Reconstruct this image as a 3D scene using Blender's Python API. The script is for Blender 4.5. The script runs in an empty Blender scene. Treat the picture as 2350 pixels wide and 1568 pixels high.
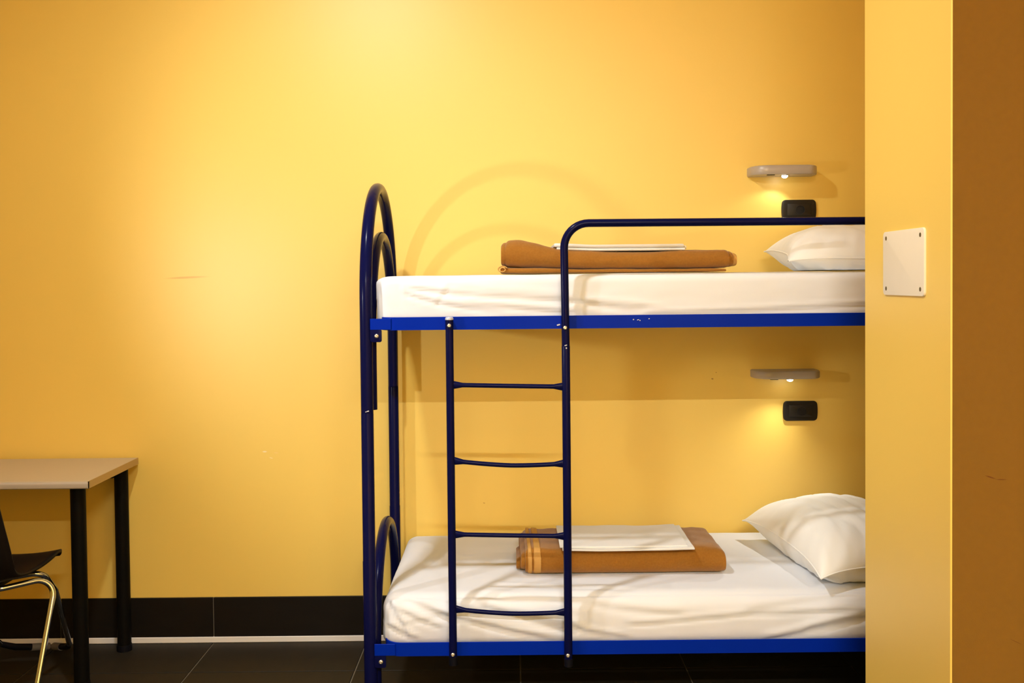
import bpy, math, random
from mathutils import Vector, Matrix, noise, Quaternion

# ------------------------------------------------------------------ camera, world, lights, exposure
scene = bpy.context.scene
COL = scene.collection
PI = math.pi

cam_data = bpy.data.cameras.new('camera')
cam_data.lens = 35.0
cam_data.sensor_width = 36.0
cam_data.sensor_fit = 'HORIZONTAL'
cam_data.shift_y = -0.036
cam = bpy.data.objects.new('camera', cam_data)
COL.objects.link(cam)
cam.matrix_world = (Matrix.Translation((0, 0, 1.42)) @ Matrix.Rotation(PI / 2 - math.radians(1.44), 4, 'X')
                    @ Matrix.Rotation(-0.010, 4, 'Z'))
scene.camera = cam

world = bpy.data.worlds.new('world')
scene.world = world
world.use_nodes = True
world.node_tree.nodes['Background'].inputs['Color'].default_value = (0.02, 0.018, 0.015, 1)
world.node_tree.nodes['Background'].inputs['Strength'].default_value = 1.0

scene.view_settings.view_transform = 'Standard'
scene.view_settings.look = 'None'
scene.view_settings.gamma = 1.0
scene.view_settings.use_curve_mapping = False
scene.view_settings.exposure = 0.0
scene.cycles.use_denoising = True
scene.cycles.max_bounces = 12
scene.cycles.diffuse_bounces = 6


def area_light(name, loc, energy, color, shape, sx, sy=None, rot=(0, 0, 0), spread=PI):
    l = bpy.data.lights.new(name, 'AREA')
    l.energy = energy
    l.color = color
    l.shape = shape
    l.size = sx
    if sy:
        l.size_y = sy
    l.spread = spread
    o = bpy.data.objects.new(name, l)
    COL.objects.link(o)
    o.location = loc
    o.rotation_euler = rot
    return o


# round ceiling lamp in front of the bunk, tube lamp on the ceiling behind the camera
area_light('ceiling_lamp_light', (-0.70, 2.31, 3.07), 41.0, (0.99, 1.0, 0.98), 'DISK', 0.12)
area_light('tube_lamp_light', (0.35, -1.6, 3.05), 235.0, (0.99, 1.0, 0.98), 'RECTANGLE', 1.5, 0.05)

# ------------------------------------------------------------------ materials


def new_mat(name):
    m = bpy.data.materials.new(name)
    m.use_nodes = True
    nt = m.node_tree
    b = nt.nodes['Principled BSDF']
    return m, nt, b


def mat(name, color, rough=0.5, metal=0.0, spec=0.5, var=0.0, scale=30.0, bump=0.0, bscale=200.0, coat=0.0, sheen=0.0,
        color2=None, stretch=(1, 1, 1)):
    """plain principled material with procedural colour variation and fine relief"""
    m, nt, b = new_mat(name)
    b.inputs['Roughness'].default_value = rough
    b.inputs['Metallic'].default_value = metal
    b.inputs['Specular IOR Level'].default_value = spec
    if coat:
        b.inputs['Coat Weight'].default_value = coat
        b.inputs['Coat Roughness'].default_value = 0.12
    if sheen:
        b.inputs['Sheen Weight'].default_value = sheen
        b.inputs['Sheen Roughness'].default_value = 0.5
    tc = nt.nodes.new('ShaderNodeTexCoord')
    mp = nt.nodes.new('ShaderNodeMapping')
    mp.inputs['Scale'].default_value = stretch
    nt.links.new(tc.outputs['Object'], mp.inputs['Vector'])
    c2 = color2 if color2 else tuple(max(0.0, c * (1 - var)) for c in color)
    n = nt.nodes.new('ShaderNodeTexNoise')
    n.inputs['Scale'].default_value = scale
    n.inputs['Detail'].default_value = 5.0
    nt.links.new(mp.outputs['Vector'], n.inputs['Vector'])
    mix = nt.nodes.new('ShaderNodeMix')
    mix.data_type = 'RGBA'
    mix.inputs['A'].default_value = (*color, 1)
    mix.inputs['B'].default_value = (*c2, 1)
    nt.links.new(n.outputs['Fac'], mix.inputs['Factor'])
    nt.links.new(mix.outputs['Result'], b.inputs['Base Color'])
    if bump:
        n2 = nt.nodes.new('ShaderNodeTexNoise')
        n2.inputs['Scale'].default_value = bscale
        n2.inputs['Detail'].default_value = 3.0
        nt.links.new(mp.outputs['Vector'], n2.inputs['Vector'])
        bp = nt.nodes.new('ShaderNodeBump')
        bp.inputs['Strength'].default_value = bump
        bp.inputs['Distance'].default_value = 0.001
        nt.links.new(n2.outputs['Fac'], bp.inputs['Height'])
        nt.links.new(bp.outputs['Normal'], b.inputs['Normal'])
    return m


def add_marks(m, marks):
    """scuffs and chips of the paint: list of (centre, angle about y, half length, half width, colour, strength) in object x-z"""
    nt = m.node_tree
    b = nt.nodes['Principled BSDF']
    tc = nt.nodes.new('ShaderNodeTexCoord')
    src = b.inputs['Base Color'].links[0].from_socket
    for (cx, cz, ang, hl, hw, colr, st) in marks:
        mp = nt.nodes.new('ShaderNodeMapping')
        mp.vector_type = 'TEXTURE'
        mp.inputs['Location'].default_value = (cx, 0, cz)
        mp.inputs['Rotation'].default_value = (0, ang, 0)
        mp.inputs['Scale'].default_value = (hl, 1e6, hw)
        nt.links.new(tc.outputs['Object'], mp.inputs['Vector'])
        ln = nt.nodes.new('ShaderNodeVectorMath')
        ln.operation = 'LENGTH'
        nt.links.new(mp.outputs['Vector'], ln.inputs[0])
        mr = nt.nodes.new('ShaderNodeMapRange')
        mr.interpolation_type = 'SMOOTHSTEP'
        mr.inputs['From Min'].default_value = 0.3
        mr.inputs['From Max'].default_value = 1.0
        mr.inputs['To Min'].default_value = st
        mr.inputs['To Max'].default_value = 0.0
        nt.links.new(ln.outputs['Value'], mr.inputs['Value'])
        mix = nt.nodes.new('ShaderNodeMix')
        mix.data_type = 'RGBA'
        nt.links.new(mr.outputs['Result'], mix.inputs['Factor'])
        nt.links.new(src, mix.inputs['A'])
        mix.inputs['B'].default_value = (*colr, 1)
        src = mix.outputs['Result']
    nt.links.new(src, b.inputs['Base Color'])


WALL = (0.865, 0.612, 0.130)
M = {}
M['wall'] = mat('yellow_satin_paint', WALL, rough=0.45, spec=0.8, var=0.03, scale=3.0, bump=0.05, bscale=60)
M['wall_back'] = mat('yellow_satin_paint_scuffed', WALL, rough=0.45, spec=0.8, var=0.03, scale=3.0, bump=0.05, bscale=60)
M['brown'] = mat('brown_wall_face', (0.185, 0.095, 0.012), rough=0.7, spec=0.2, var=0.12, scale=60, bump=0.25, bscale=400)  # front face of the partition, darker and browner than its yellow end
M['ceiling'] = mat('white_ceiling_paint', (0.80, 0.77, 0.68), rough=0.9, var=0.03)
M['tile'] = mat('charcoal_floor_tile', (0.024, 0.018, 0.011), rough=0.55, spec=0.25, var=0.35, scale=14, bump=0.15, bscale=120)
M['skirt'] = mat('charcoal_skirting_tile', (0.011, 0.008, 0.006), rough=0.5, spec=0.2, var=0.4, scale=9, bump=0.15, bscale=120, stretch=(0.5, 1, 3))
M['grout'] = mat('grey_grout', (0.20, 0.17, 0.125), rough=0.9, var=0.2)
M['strip'] = mat('white_strip', (0.82, 0.80, 0.78), rough=0.5, var=0.06, scale=20)
M['tube'] = mat('dark_blue_enamel', (0.004, 0.005, 0.045), rough=0.20, spec=0.06, var=0.15, scale=15)
M['rail'] = mat('bright_blue_enamel', (0.001, 0.020, 0.36), rough=0.32, spec=0.04, var=0.15, scale=12)
M['bolt'] = mat('zinc_bolt', (0.75, 0.70, 0.58), rough=0.35, metal=0.85, var=0.1)
M['chip'] = mat('bare_metal_chip', (0.55, 0.58, 0.68), rough=0.5, metal=0.3, var=0.2)
M['cap'] = mat('black_plastic_cap', (0.005, 0.005, 0.009), rough=0.45, spec=0.12, var=0.1)
M['sheet'] = mat('white_cotton_sheet', (0.71, 0.745, 0.82), rough=0.9, spec=0.15, var=0.03, scale=8, bump=0.12, bscale=700, sheen=0.15)
M['pillow'] = mat('white_pillowcase_cotton', (0.86, 0.88, 0.88), rough=0.9, spec=0.15, var=0.03, scale=8, bump=0.10, bscale=700, sheen=0.15)
M['linen'] = mat('folded_white_linen', (0.74, 0.75, 0.76), rough=0.9, spec=0.15, var=0.04, scale=10, bump=0.15, bscale=600, sheen=0.1)
M['blanket'] = mat('brown_wool_felt', (0.33, 0.145, 0.022), rough=0.95, spec=0.06, color2=(0.24, 0.095, 0.012), scale=160, bump=0.6, bscale=900, sheen=0.25)
M['binding'] = mat('ochre_satin_binding', (0.55, 0.30, 0.08), rough=0.7, spec=0.2, var=0.15, scale=60, bump=0.2, bscale=500)
M['lamp'] = mat('silver_grey_lamp_paint', (0.46, 0.41, 0.36), rough=0.4, metal=0.15, var=0.08, scale=20)
M['black'] = mat('black_plastic', (0.010, 0.009, 0.008), rough=0.35, spec=0.4, var=0.2)
M['blackhole'] = mat('black_recess', (0.004, 0.004, 0.004), rough=0.6, var=0.2)
M['plate'] = mat('white_cover_plastic', (0.82, 0.76, 0.63), rough=0.45, var=0.03)
M['screw'] = mat('brass_screw', (0.30, 0.23, 0.10), rough=0.4, metal=0.7, var=0.2)
M['desk'] = mat('beige_laminate', (0.52, 0.42, 0.27), rough=0.5, spec=0.35, var=0.10, scale=300)
M['deskedge'] = mat('grey_edge_band', (0.50, 0.44, 0.36), rough=0.45, spec=0.4, var=0.06)
M['desksideedge'] = mat('tan_edge_band', (0.46, 0.30, 0.11), rough=0.5, var=0.08)
M['deskleg'] = mat('black_powder_coat', (0.005, 0.0045, 0.004), rough=0.5, spec=0.08, var=0.2)
M['shell'] = mat('black_shell_plastic', (0.009, 0.006, 0.005), rough=0.45, spec=0.25, var=0.2)
M['chrome'] = mat('chrome_tube', (0.56, 0.62, 0.76), rough=0.10, metal=1.0, var=0.03)
M['glide'] = mat('grey_rubber_glide', (0.16, 0.16, 0.18), rough=0.6, var=0.1)


def emit_mat(name, color, strength):
    m, nt, b = new_mat(name)
    b.inputs['Base Color'].default_value = (1, 1, 1, 1)
    b.inputs['Emission Color'].default_value = (*color, 1)
    b.inputs['Emission Strength'].default_value = strength
    return m


M['led'] = emit_mat('lit_led_lens', (1.0, 0.97, 0.88), 25.0)
M['globe'] = emit_mat('lit_lamp_globe', (1.0, 0.93, 0.8), 6.0)
BROWN = (0.10, 0.03, 0.006)
add_marks(M['wall_back'], [
    (-1.275, 1.441, -0.035, 0.105, 0.006, (0.62, 0.30, 0.035), 0.55),
    (-0.980, 0.752, 0.0, 0.012, 0.004, (0.95, 0.80, 0.50), 0.9),
    (-0.955, 0.727, 0.3, 0.010, 0.003, (0.92, 0.74, 0.40), 0.7),
    (-0.935, 0.747, 0.1, 0.012, 0.003, (0.90, 0.62, 0.25), 0.6),
    (0.785, 1.022, 0.1, 0.006, 0.004, (0.30, 0.10, 0.01), 0.8),
    (0.80, 1.047, 0.1, 0.003, 0.003, (0.30, 0.10, 0.01), 0.7),
    (-0.118, 0.54, 0.3, 0.006, 0.003, (0.45, 0.20, 0.02), 0.7),
])
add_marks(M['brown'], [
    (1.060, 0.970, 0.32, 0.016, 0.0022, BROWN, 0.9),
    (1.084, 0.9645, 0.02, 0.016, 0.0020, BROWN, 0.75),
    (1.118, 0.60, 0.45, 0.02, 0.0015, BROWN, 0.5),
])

# ------------------------------------------------------------------ mesh helpers (all geometry given in room coordinates)


def empty(name, loc, label, cat, group=None):
    o = bpy.data.objects.new(name, None)
    COL.objects.link(o)
    o.location = loc
    o.empty_display_size = 0.1
    tag(o, label, cat, group)
    return o


def tag(o, label=None, cat=None, group=None, kind=None):
    if label:
        o['label'] = label
    if cat:
        o['category'] = cat
    if group:
        o['group'] = group
    if kind:
        o['kind'] = kind
    return o


ORIGIN = {}


def obj(name, geo, material, parent=None, origin=None, smooth=True, angle=40):
    v, f = geo[0], geo[1]
    if parent is not None:
        org = ORIGIN.get(parent.name, Vector(parent.location))
    else:
        org = Vector(origin) if origin is not None else Vector((0, 0, 0))
    me = bpy.data.meshes.new(name)
    me.from_pydata([tuple(Vector(p) - org) for p in v], [], f)
    mats = material if isinstance(material, (list, tuple)) else [material]
    for mm in mats:
        me.materials.append(mm)
    if len(geo) > 2:
        for p, i in zip(me.polygons, geo[2]):
            p.material_index = i
    me.validate()
    if smooth:
        me.shade_smooth()
        me.set_sharp_from_angle(angle=math.radians(angle))
    o = bpy.data.objects.new(name, me)
    COL.objects.link(o)
    if parent is not None:
        o.parent = parent
    else:
        o.location = org
    ORIGIN[o.name] = org
    return o


def struct(name, geo, material, parent=None, **k):
    o = obj(name, geo, material, parent, **k)
    if parent is None:
        o['kind'] = 'structure'
    return o


def join(*geos):
    V, F = [], []
    for g in geos:
        n = len(V)
        V += list(g[0])
        F += [tuple(i + n for i in f) for f in g[1]]
    return V, F


def box(x0, x1, y0, y1, z0, z1, bev=0.0):
    if bev <= 0:
        v = [(x, y, z) for z in (z0, z1) for y in (y0, y1) for x in (x0, x1)]
        f = [(0, 2, 3, 1), (4, 5, 7, 6), (0, 1, 5, 4), (2, 6, 7, 3), (0, 4, 6, 2), (1, 3, 7, 5)]
        return v, f
    # chamfered box
    V, F = [], []
    idx = {}
    for sx in (0, 1):
        for sy in (0, 1):
            for sz in (0, 1):
                X, Y, Z = (x0, x1)[sx], (y0, y1)[sy], (z0, z1)[sz]
                dx, dy, dz = (bev, -bev)[sx], (bev, -bev)[sy], (bev, -bev)[sz]
                for ax, p in (('x', (X, Y + dy, Z + dz)), ('y', (X + dx, Y, Z + dz)), ('z', (X + dx, Y + dy, Z))):
                    idx[(sx, sy, sz, ax)] = len(V)
                    V.append(p)
    def q(*ks):
        F.append(tuple(idx[k] for k in ks))
    for s in (0, 1):
        q(*[(s, a, b, 'x') for a, b in ((0, 0), (1, 0), (1, 1), (0, 1))])
        q(*[(a, s, b, 'y') for a, b in ((0, 0), (1, 0), (1, 1), (0, 1))])
        q(*[(a, b, s, 'z') for a, b in ((0, 0), (1, 0), (1, 1), (0, 1))])
    for a in (0, 1):
        for b in (0, 1):
            q((0, a, b, 'y'), (1, a, b, 'y'), (1, a, b, 'z'), (0, a, b, 'z'))
            q((a, 0, b, 'x'), (a, 1, b, 'x'), (a, 1, b, 'z'), (a, 0, b, 'z'))
            q((a, b, 0, 'x'), (a, b, 1, 'x'), (a, b, 1, 'y'), (a, b, 0, 'y'))
            for c in (0, 1):
                q((a, b, c, 'x'), (a, b, c, 'y'), (a, b, c, 'z'))
    return fix_normals(V, F, Vector(((x0 + x1) / 2, (y0 + y1) / 2, (z0 + z1) / 2)))


def fix_normals(V, F, c):
    out = []
    for f in F:
        p = [Vector(V[i]) for i in f]
        n = (p[1] - p[0]).cross(p[2] - p[1])
        m = sum(p, Vector()) / len(p)
        out.append(f if n.dot(m - c) >= 0 else tuple(reversed(f)))
    return V, out


def tube(path, rad, seg=16, caps=True, squash=None):
    """round tube along a polyline; rad is a number or a list, squash a list of (sideways, upward) factors"""
    P = [Vector(p) for p in path]
    n = len(P)
    T = []
    for i in range(n):
        a = P[max(i - 1, 0)]
        b = P[min(i + 1, n - 1)]
        T.append((b - a).normalized())
    up = Vector((0, 0, 1)) if abs(T[0].z) < 0.9 else Vector((0, 1, 0))
    N = (up - T[0] * up.dot(T[0])).normalized()
    V, F = [], []
    for i in range(n):
        if i:
            q = T[i - 1].rotation_difference(T[i])
            N = q @ N
            N = (N - T[i] * N.dot(T[i])).normalized()
        Bn = T[i].cross(N)
        r = rad[i] if isinstance(rad, (list, tuple)) else rad
        sa, sb = squash[i] if squash else (1, 1)
        for k in range(seg):
            a = 2 * PI * k / seg
            V.append(tuple(P[i] + N * (r * sb * math.cos(a)) + Bn * (r * sa * math.sin(a))))
    for i in range(n - 1):
        for k in range(seg):
            k2 = (k + 1) % seg
            F.append((i * seg + k, i * seg + k2, (i + 1) * seg + k2, (i + 1) * seg + k))
    if caps:
        F.append(tuple(reversed(range(seg))))
        F.append(tuple((n - 1) * seg + k for k in range(seg)))
    F = [tuple(reversed(f)) for f in F]
    return V, F


def bezier_bend(path, r, steps=8):
    """rounds the corners of a polyline with radius r"""
    P = [Vector(p) for p in path]
    out = [P[0]]
    for i in range(1, len(P) - 1):
        a, b, c = P[i - 1], P[i], P[i + 1]
        d1, d2 = (a - b), (c - b)
        ang = d1.angle(d2)
        t = min(r / math.tan(ang / 2), d1.length * 0.49, d2.length * 0.49)
        s, e = b + d1.normalized() * t, b + d2.normalized() * t
        rr = t * math.tan(ang / 2)
        bis = (d1.normalized() + d2.normalized()).normalized()
        ctr = b + bis * (rr / math.sin(ang / 2))
        for k in range(steps + 1):
            u = k / steps
            p = (s - ctr).normalized().slerp((e - ctr).normalized(), u) * (s - ctr).length
            out.append(ctr + p)
    out.append(P[-1])
    return out


def loft(rings, caps=True):
    """rings of equal length joined; closed round the ring"""
    m = len(rings[0])
    V = [tuple(p) for r in rings for p in r]
    F = []
    for i in range(len(rings) - 1):
        for k in range(m):
            k2 = (k + 1) % m
            F.append((i * m + k, i * m + k2, (i + 1) * m + k2, (i + 1) * m + k))
    if caps:
        F.append(tuple(reversed(range(m))))
        F.append(tuple((len(rings) - 1) * m + k for k in range(m)))
    return V, F


def rounded_rect(w, h, r, n=6, bulge=0.0):
    """outline points (a, b) counter-clockwise, centred on 0"""
    pts = []
    for cx, cy, a0 in ((w / 2 - r, h / 2 - r, 0), (-w / 2 + r, h / 2 - r, PI / 2), (-w / 2 + r, -h / 2 + r, PI), (w / 2 - r, -h / 2 + r, 1.5 * PI)):
        for k in range(n + 1):
            a = a0 + PI / 2 * k / n
            pts.append((cx + r * math.cos(a), cy + r * math.sin(a)))
    if bulge:
        # sides curve out like a barrel
        ext = []
        m = len(pts)
        for i in range(m):
            ext.append(pts[i])
            a, b = pts[i], pts[(i + 1) % m]
            if math.hypot(a[0] - b[0], a[1] - b[1]) > r * 0.8:
                for k in range(1, 8):
                    u = k / 8
                    ext.append((a[0] + (b[0] - a[0]) * u, a[1] + (b[1] - a[1]) * u))
        pts = [(x + (bulge * (1 - (2 * y / h) ** 2) * (1 if x > 0 else -1) if abs(x) > w / 2 - r else 0), y) for x, y in ext]
    return pts


def prism(outline, frame, d, bev=0.0):
    """outline (a,b) extruded by d along the third axis of frame = (origin, A, B, N), with a bevelled front rim"""
    O, A, Bv, N = [Vector(q) for q in frame]
    n = len(outline)
    cx = sum(p[0] for p in outline) / n
    cy = sum(p[1] for p in outline) / n
    def ring(depth, ins):
        r = []
        for a, b in outline:
            l = math.hypot(a - cx, b - cy)
            s = max(0.0, (l - ins) / l)
            r.append(O + A * (cx + (a - cx) * s) + Bv * (cy + (b - cy) * s) + N * depth)
        return r
    rings = [ring(0, 0)]
    if bev:
        for k in range(4):
            t = k / 3 * PI / 2
            rings.append(ring(d - bev + bev * math.sin(t), bev - bev * math.cos(t)))
    else:
        rings.append(ring(d, 0))
    V, F = loft(rings)
    c = O + A * cx + Bv * cy + N * (d / 2)
    return fix_normals(V, F, c)


def dome(c, n, r, h, seg=12):
    """small round bolt head on centre c, axis n"""
    c, n = Vector(c), Vector(n).normalized()
    up = Vector((0, 0, 1)) if abs(n.z) < 0.9 else Vector((1, 0, 0))
    a = n.cross(up).normalized()
    b = n.cross(a)
    rings = []
    for t, hh in ((1.0, -h), (1.0, 0.25 * h), (0.85, 0.7 * h), (0.5, 0.95 * h), (0.48, 0.6 * h), (0.1, 0.55 * h)):
        rings.append([c + (a * math.cos(2 * PI * k / seg) + b * math.sin(2 * PI * k / seg)) * (r * t) + n * hh for k in range(seg)])
    V, F = loft(rings)
    return fix_normals(V, F, c - n * (h * 2))


# ------------------------------------------------------------------ the room
YB = 3.906          # face of the back wall
CEIL = 3.14
XL, XR = -3.0, 2.2
YR = -2.5

floor = struct('floor', box(XL, XR, YR, YB, -0.10, -0.004), M['grout'])
# each floor tile a piece
TS, GX, GY = 0.6035, -1.1895, 3.594
tile_me = None
k = 0
tile_half = 0.5 * (TS - 0.005)
for i in range(-3, 6):
    for j in range(-11, 1):
        x0, x1 = GX + TS * i + 0.0025, GX + TS * (i + 1) - 0.0025
        y0, y1 = GY + TS * j + 0.0025, GY + TS * (j + 1) - 0.0025
        x0, x1 = max(x0, XL), min(x1, XR)
        y0, y1 = max(y0, YR), min(y1, YB - 0.014)
        if x1 - x0 < 0.03 or y1 - y0 < 0.03:
            continue
        full = (x1 - x0 > 2 * tile_half - 1e-4) and (y1 - y0 > 2 * tile_half - 1e-4)
        if full and tile_me is not None:
            o = bpy.data.objects.new('floor_tile', tile_me)
            COL.objects.link(o)
            o.parent = floor
            o.location = ((x0 + x1) / 2, (y0 + y1) / 2, 0)
        else:
            c = ((x0 + x1) / 2, (y0 + y1) / 2)
            o = obj('floor_tile', box(x0 - c[0], x1 - c[0], y0 - c[1], y1 - c[1], -0.008, 0.0, 0.0012), M['tile'], floor, smooth=False)
            o.location = (c[0], c[1], 0)
            if full:
                tile_me = o.data

struct('wall_back', box(XL - 0.1, XR + 0.1, YB, YB + 0.12, -0.1, CEIL), M['wall_back'])
struct('wall_left', box(XL - 0.12, XL, YR, YB, -0.1, CEIL), M['wall'])
struct('wall_rear', box(XL - 0.1, XR + 0.1, YR - 0.12, YR, -0.1, CEIL), M['wall'])
struct('wall_entrance', box(XR, XR + 0.12, YR, 2.2, -0.1, CEIL), M['wall'])
struct('wall_light_block', box(XL, -0.36, YR, 0.30, -0.1, CEIL), M['wall'])  # unseen block, added to keep tube lamp light off the left side
struct('ceiling', box(XL - 0.1, XR + 0.1, YR - 0.1, YB + 0.1, CEIL, CEIL + 0.1), M['ceiling'])
# partition that hides the head of the bunk: its end is yellow, the side towards the room entrance brown
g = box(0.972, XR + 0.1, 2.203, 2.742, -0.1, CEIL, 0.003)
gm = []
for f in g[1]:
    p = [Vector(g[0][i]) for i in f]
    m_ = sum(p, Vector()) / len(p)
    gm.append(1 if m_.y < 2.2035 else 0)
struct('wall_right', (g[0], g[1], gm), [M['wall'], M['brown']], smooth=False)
struct('wall_alcove', box(1.56, XR + 0.1, 2.742, YB, -0.1, CEIL), M['wall'])

# skirting of dark tiles on the back wall, with a white strip along the floor
base = struct('baseboard_back', box(XL, 1.56, YB - 0.008, YB, 0.0, 0.176), M['grout'], smooth=False)
for i in range(-3, 5):
    x0, x1 = max(GX + TS * i + 0.0015, XL), min(GX + TS * (i + 1) - 0.0015, 1.56)
    if x1 - x0 > 0.03:
        obj('skirting_tile', box(x0, x1, YB - 0.012, YB - 0.002, 0.022, 0.178, 0.001), M['skirt'], base, smooth=False)
struct('trim_1', box(XL, 1.56, YB - 0.016, YB - 0.002, 0.0, 0.023, 0.002), M['strip'], smooth=False)

# ------------------------------------------------------------------ bunk bed
bed = empty('bunk_bed', (0.5, 3.45, 0.0), 'dark blue tubular metal bunk bed with ladder and guard rail beside the yellow wall', 'bunk bed')
YF, YBK = 3.07, 3.83     # posts, front and back


def px(y, xf=-0.451, xb=-0.461):
    return xf + (xb - xf) * (y - YF) / (YBK - YF)


def arch(y0, y1, ztop, zlow, off, n=40, flip=None):
    r = (y1 - y0) / 2
    yc = (y0 + y1) / 2
    pts = [(y0, zlow)]
    for q in range(1, 6):
        pts.append((y0, zlow + (ztop - r - zlow) * q / 6))
    for q in range(n + 1):
        a = PI * q / n
        pts.append((yc - r * math.cos(a), ztop - r + r * math.sin(a)))
    for q in range(5, 0, -1):
        pts.append((y1, zlow + (ztop - r - zlow) * q / 6))
    pts.append((y1, zlow))
    out = []
    for y, z in pts:
        x = px(y) + off + (0.003 - off) * (y - YF) / (YBK - YF) * (1 if off else 0)
        if flip is not None:
            x = flip - (x + 0.456)
        out.append((x, y, z))
    return out


RT = 0.0195
for flip in (None, 1.505):
    obj('end_arch', tube(arch(YF, YBK, 1.737, 1.012, 0.0, flip=flip), RT, 20), M['tube'], bed)
    obj('inner_arch', tube(arch(YF + 0.036, YBK - 0.036, 1.572, 1.018, 0.010, flip=flip), 0.0175, 18), M['tube'], bed)
    obj('inner_arch', tube(arch(YF + 0.036, YBK - 0.036, 0.574, 0.02, 0.012, flip=flip), 0.0175, 18), M['tube'], bed)
    for y in (YF, YBK):
        x = px(y) if flip is None else flip - (px(y) + 0.456)
        lg = obj('leg', tube([(x, y, 0.012), (x, y, 0.55), (x, y, 0.552), (x, y, 1.010), (x, y, 1.014)],
                             [0.0205, 0.0205, 0.0196, 0.0196, 0.0185], 20), M['tube'], bed)
        obj('foot_cap', tube([(x, y, 0.0), (x, y, 0.03)], 0.023, 16), M['cap'], lg)

# side frames: a flat bar bent round the corners, standing on edge with a lip under the mattress
XA, XB = -0.408, 1.460


def bed_frame(zb, zt):
    loop = [(x, y) for x, y in rounded_rect(XB - XA, 3.848 - 3.052, 0.055, 8)]
    cx, cy = (XA + XB) / 2, (3.848 + 3.052) / 2
    def ring(ins, z):
        r = []
        for a, b in loop:
            l1 = (XB - XA) / 2
            l2 = (3.848 - 3.052) / 2
            r.append((cx + a * (l1 - ins) / l1, cy + b * (l2 - ins) / l2, z))
        return r
    rings = [ring(0.0, zb), ring(0.0, zt - 0.001), ring(0.0008, zt), ring(0.0026, zt), ring(0.0034, zt - 0.001), ring(0.0034, zb + 0.003), ring(0.03, zb + 0.003), ring(0.03, zb), ring(0.0, zb)]
    V = [p for r in rings[:-1] for p in r]
    m = len(loop)
    F = []
    R = len(rings) - 1
    for i in range(R):
        for q in range(m):
            q2 = (q + 1) % m
            F.append((i * m + q, i * m + q2, ((i + 1) % R) * m + q2, ((i + 1) % R) * m + q))
    return V, F


for zb, zt in ((1.268, 1.308), (0.258, 0.300)):
    fr = obj('side_frame', bed_frame(zb, zt), M['rail'], bed, angle=30)
    # sprung steel mesh that carries the mattress: cross wires on the lip
    for q in range(9):
        x = XA + 0.12 + q * (XB - XA - 0.24) / 8
        obj('cross_wire', box(x - 0.012, x + 0.012, 3.066, 3.834, zb + 0.003, zb + 0.009), M['tube'], fr, smooth=False)
    # corner brackets bolted to the posts
    for side in (0, 1):
        for yy, ny in ((3.0535, -1), (3.8465, 1)):
            if side == 0:
                xa, xb_, xt = -0.436, -0.372, -0.401
            else:
                xa, xb_, xt = 1.426, 1.490, 1.455
            y0, y1 = yy - 0.002, yy + 0.002
            pl = box(xa, xb_, y0, y1, zb + 0.002, zt - 0.004, 0.0006)
            ta, tb = (xa, xt) if side == 0 else (xt, xb_)
            ol = rounded_rect(tb - ta, 0.040, 0.006, 4)
            tabg = prism(ol, (((ta + tb) / 2, yy + 0.002 * -ny, zb - 0.016), (1, 0, 0), (0, 0, 1), (0, ny, 0)), 0.0035, 0.0006)
            br = obj('bracket', pl, M['rail'], bed, smooth=False)
            tb_ = obj('bracket_tab', tabg, M['tube'], bed)
            bc = ((ta + tb) / 2 + (0.002 if side == 0 else -0.002), yy + ny * 0.002, zb - 0.017)
            obj('bolt', dome(bc, (0, ny, 0), 0.0068, 0.004), M['bolt'], tb_)

# guard rail: upright with a bend into the long horizontal tube
YS = 3.038
RS = 0.0122
gp = bezier_bend([(0.163, YS, 1.2160), (0.1600, YS, 1.590), (1.455, YS, 1.588), (1.455, YS, 1.245)], 0.075, 10)
gr = obj('guard_rail', tube(gp, RS, 16), M['tube'], bed)
obj('bolt', dome((0.161, YS - RS, 1.272), (0, -1, 0), 0.0062, 0.004), M['bolt'], gr)
obj('bolt', dome((1.455, YS - RS, 1.272), (0, -1, 0), 0.0062, 0.004), M['bolt'], gr)
# ladder: two stiles and four rungs
st1 = obj('ladder_stile', tube([(-0.192, YS, 0.245), (-0.192, YS, 0.7), (-0.192, YS, 1.3)], RS, 16), M['tube'], bed)
obj('end_cap', tube([(-0.192, YS, 1.299), (-0.192, YS, 1.304), (-0.192, YS, 1.3075)], [RS + 0.0006, RS + 0.0006, RS * 0.8], 16), M['chip'], st1)
obj('end_cap', tube([(-0.192, YS, 0.236), (-0.192, YS, 0.262)], RS + 0.0012, 16), M['cap'], st1)
obj('bolt', dome((-0.192, YS - RS, 1.282), (0, -1, 0), 0.0062, 0.004), M['bolt'], st1)
obj('bolt', dome((-0.192, YS - RS, 0.271), (0, -1, 0), 0.0062, 0.004), M['bolt'], st1)
st2 = obj('ladder_stile', tube([(0.163, YS, 0.236), (0.163, YS, 0.7), (0.163, YS, 1.214), (0.163, YS, 1.2165)], [RS + 0.0006, RS + 0.0006, RS + 0.0006, RS], 16), M['tube'], bed)
obj('end_cap', tube([(0.163, YS, 0.228), (0.163, YS, 0.252)], RS + 0.0012, 16), M['cap'], st2)
obj('bolt', dome((0.161, YS - RS, 0.265), (0, -1, 0), 0.0062, 0.004), M['bolt'], st2)
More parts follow.
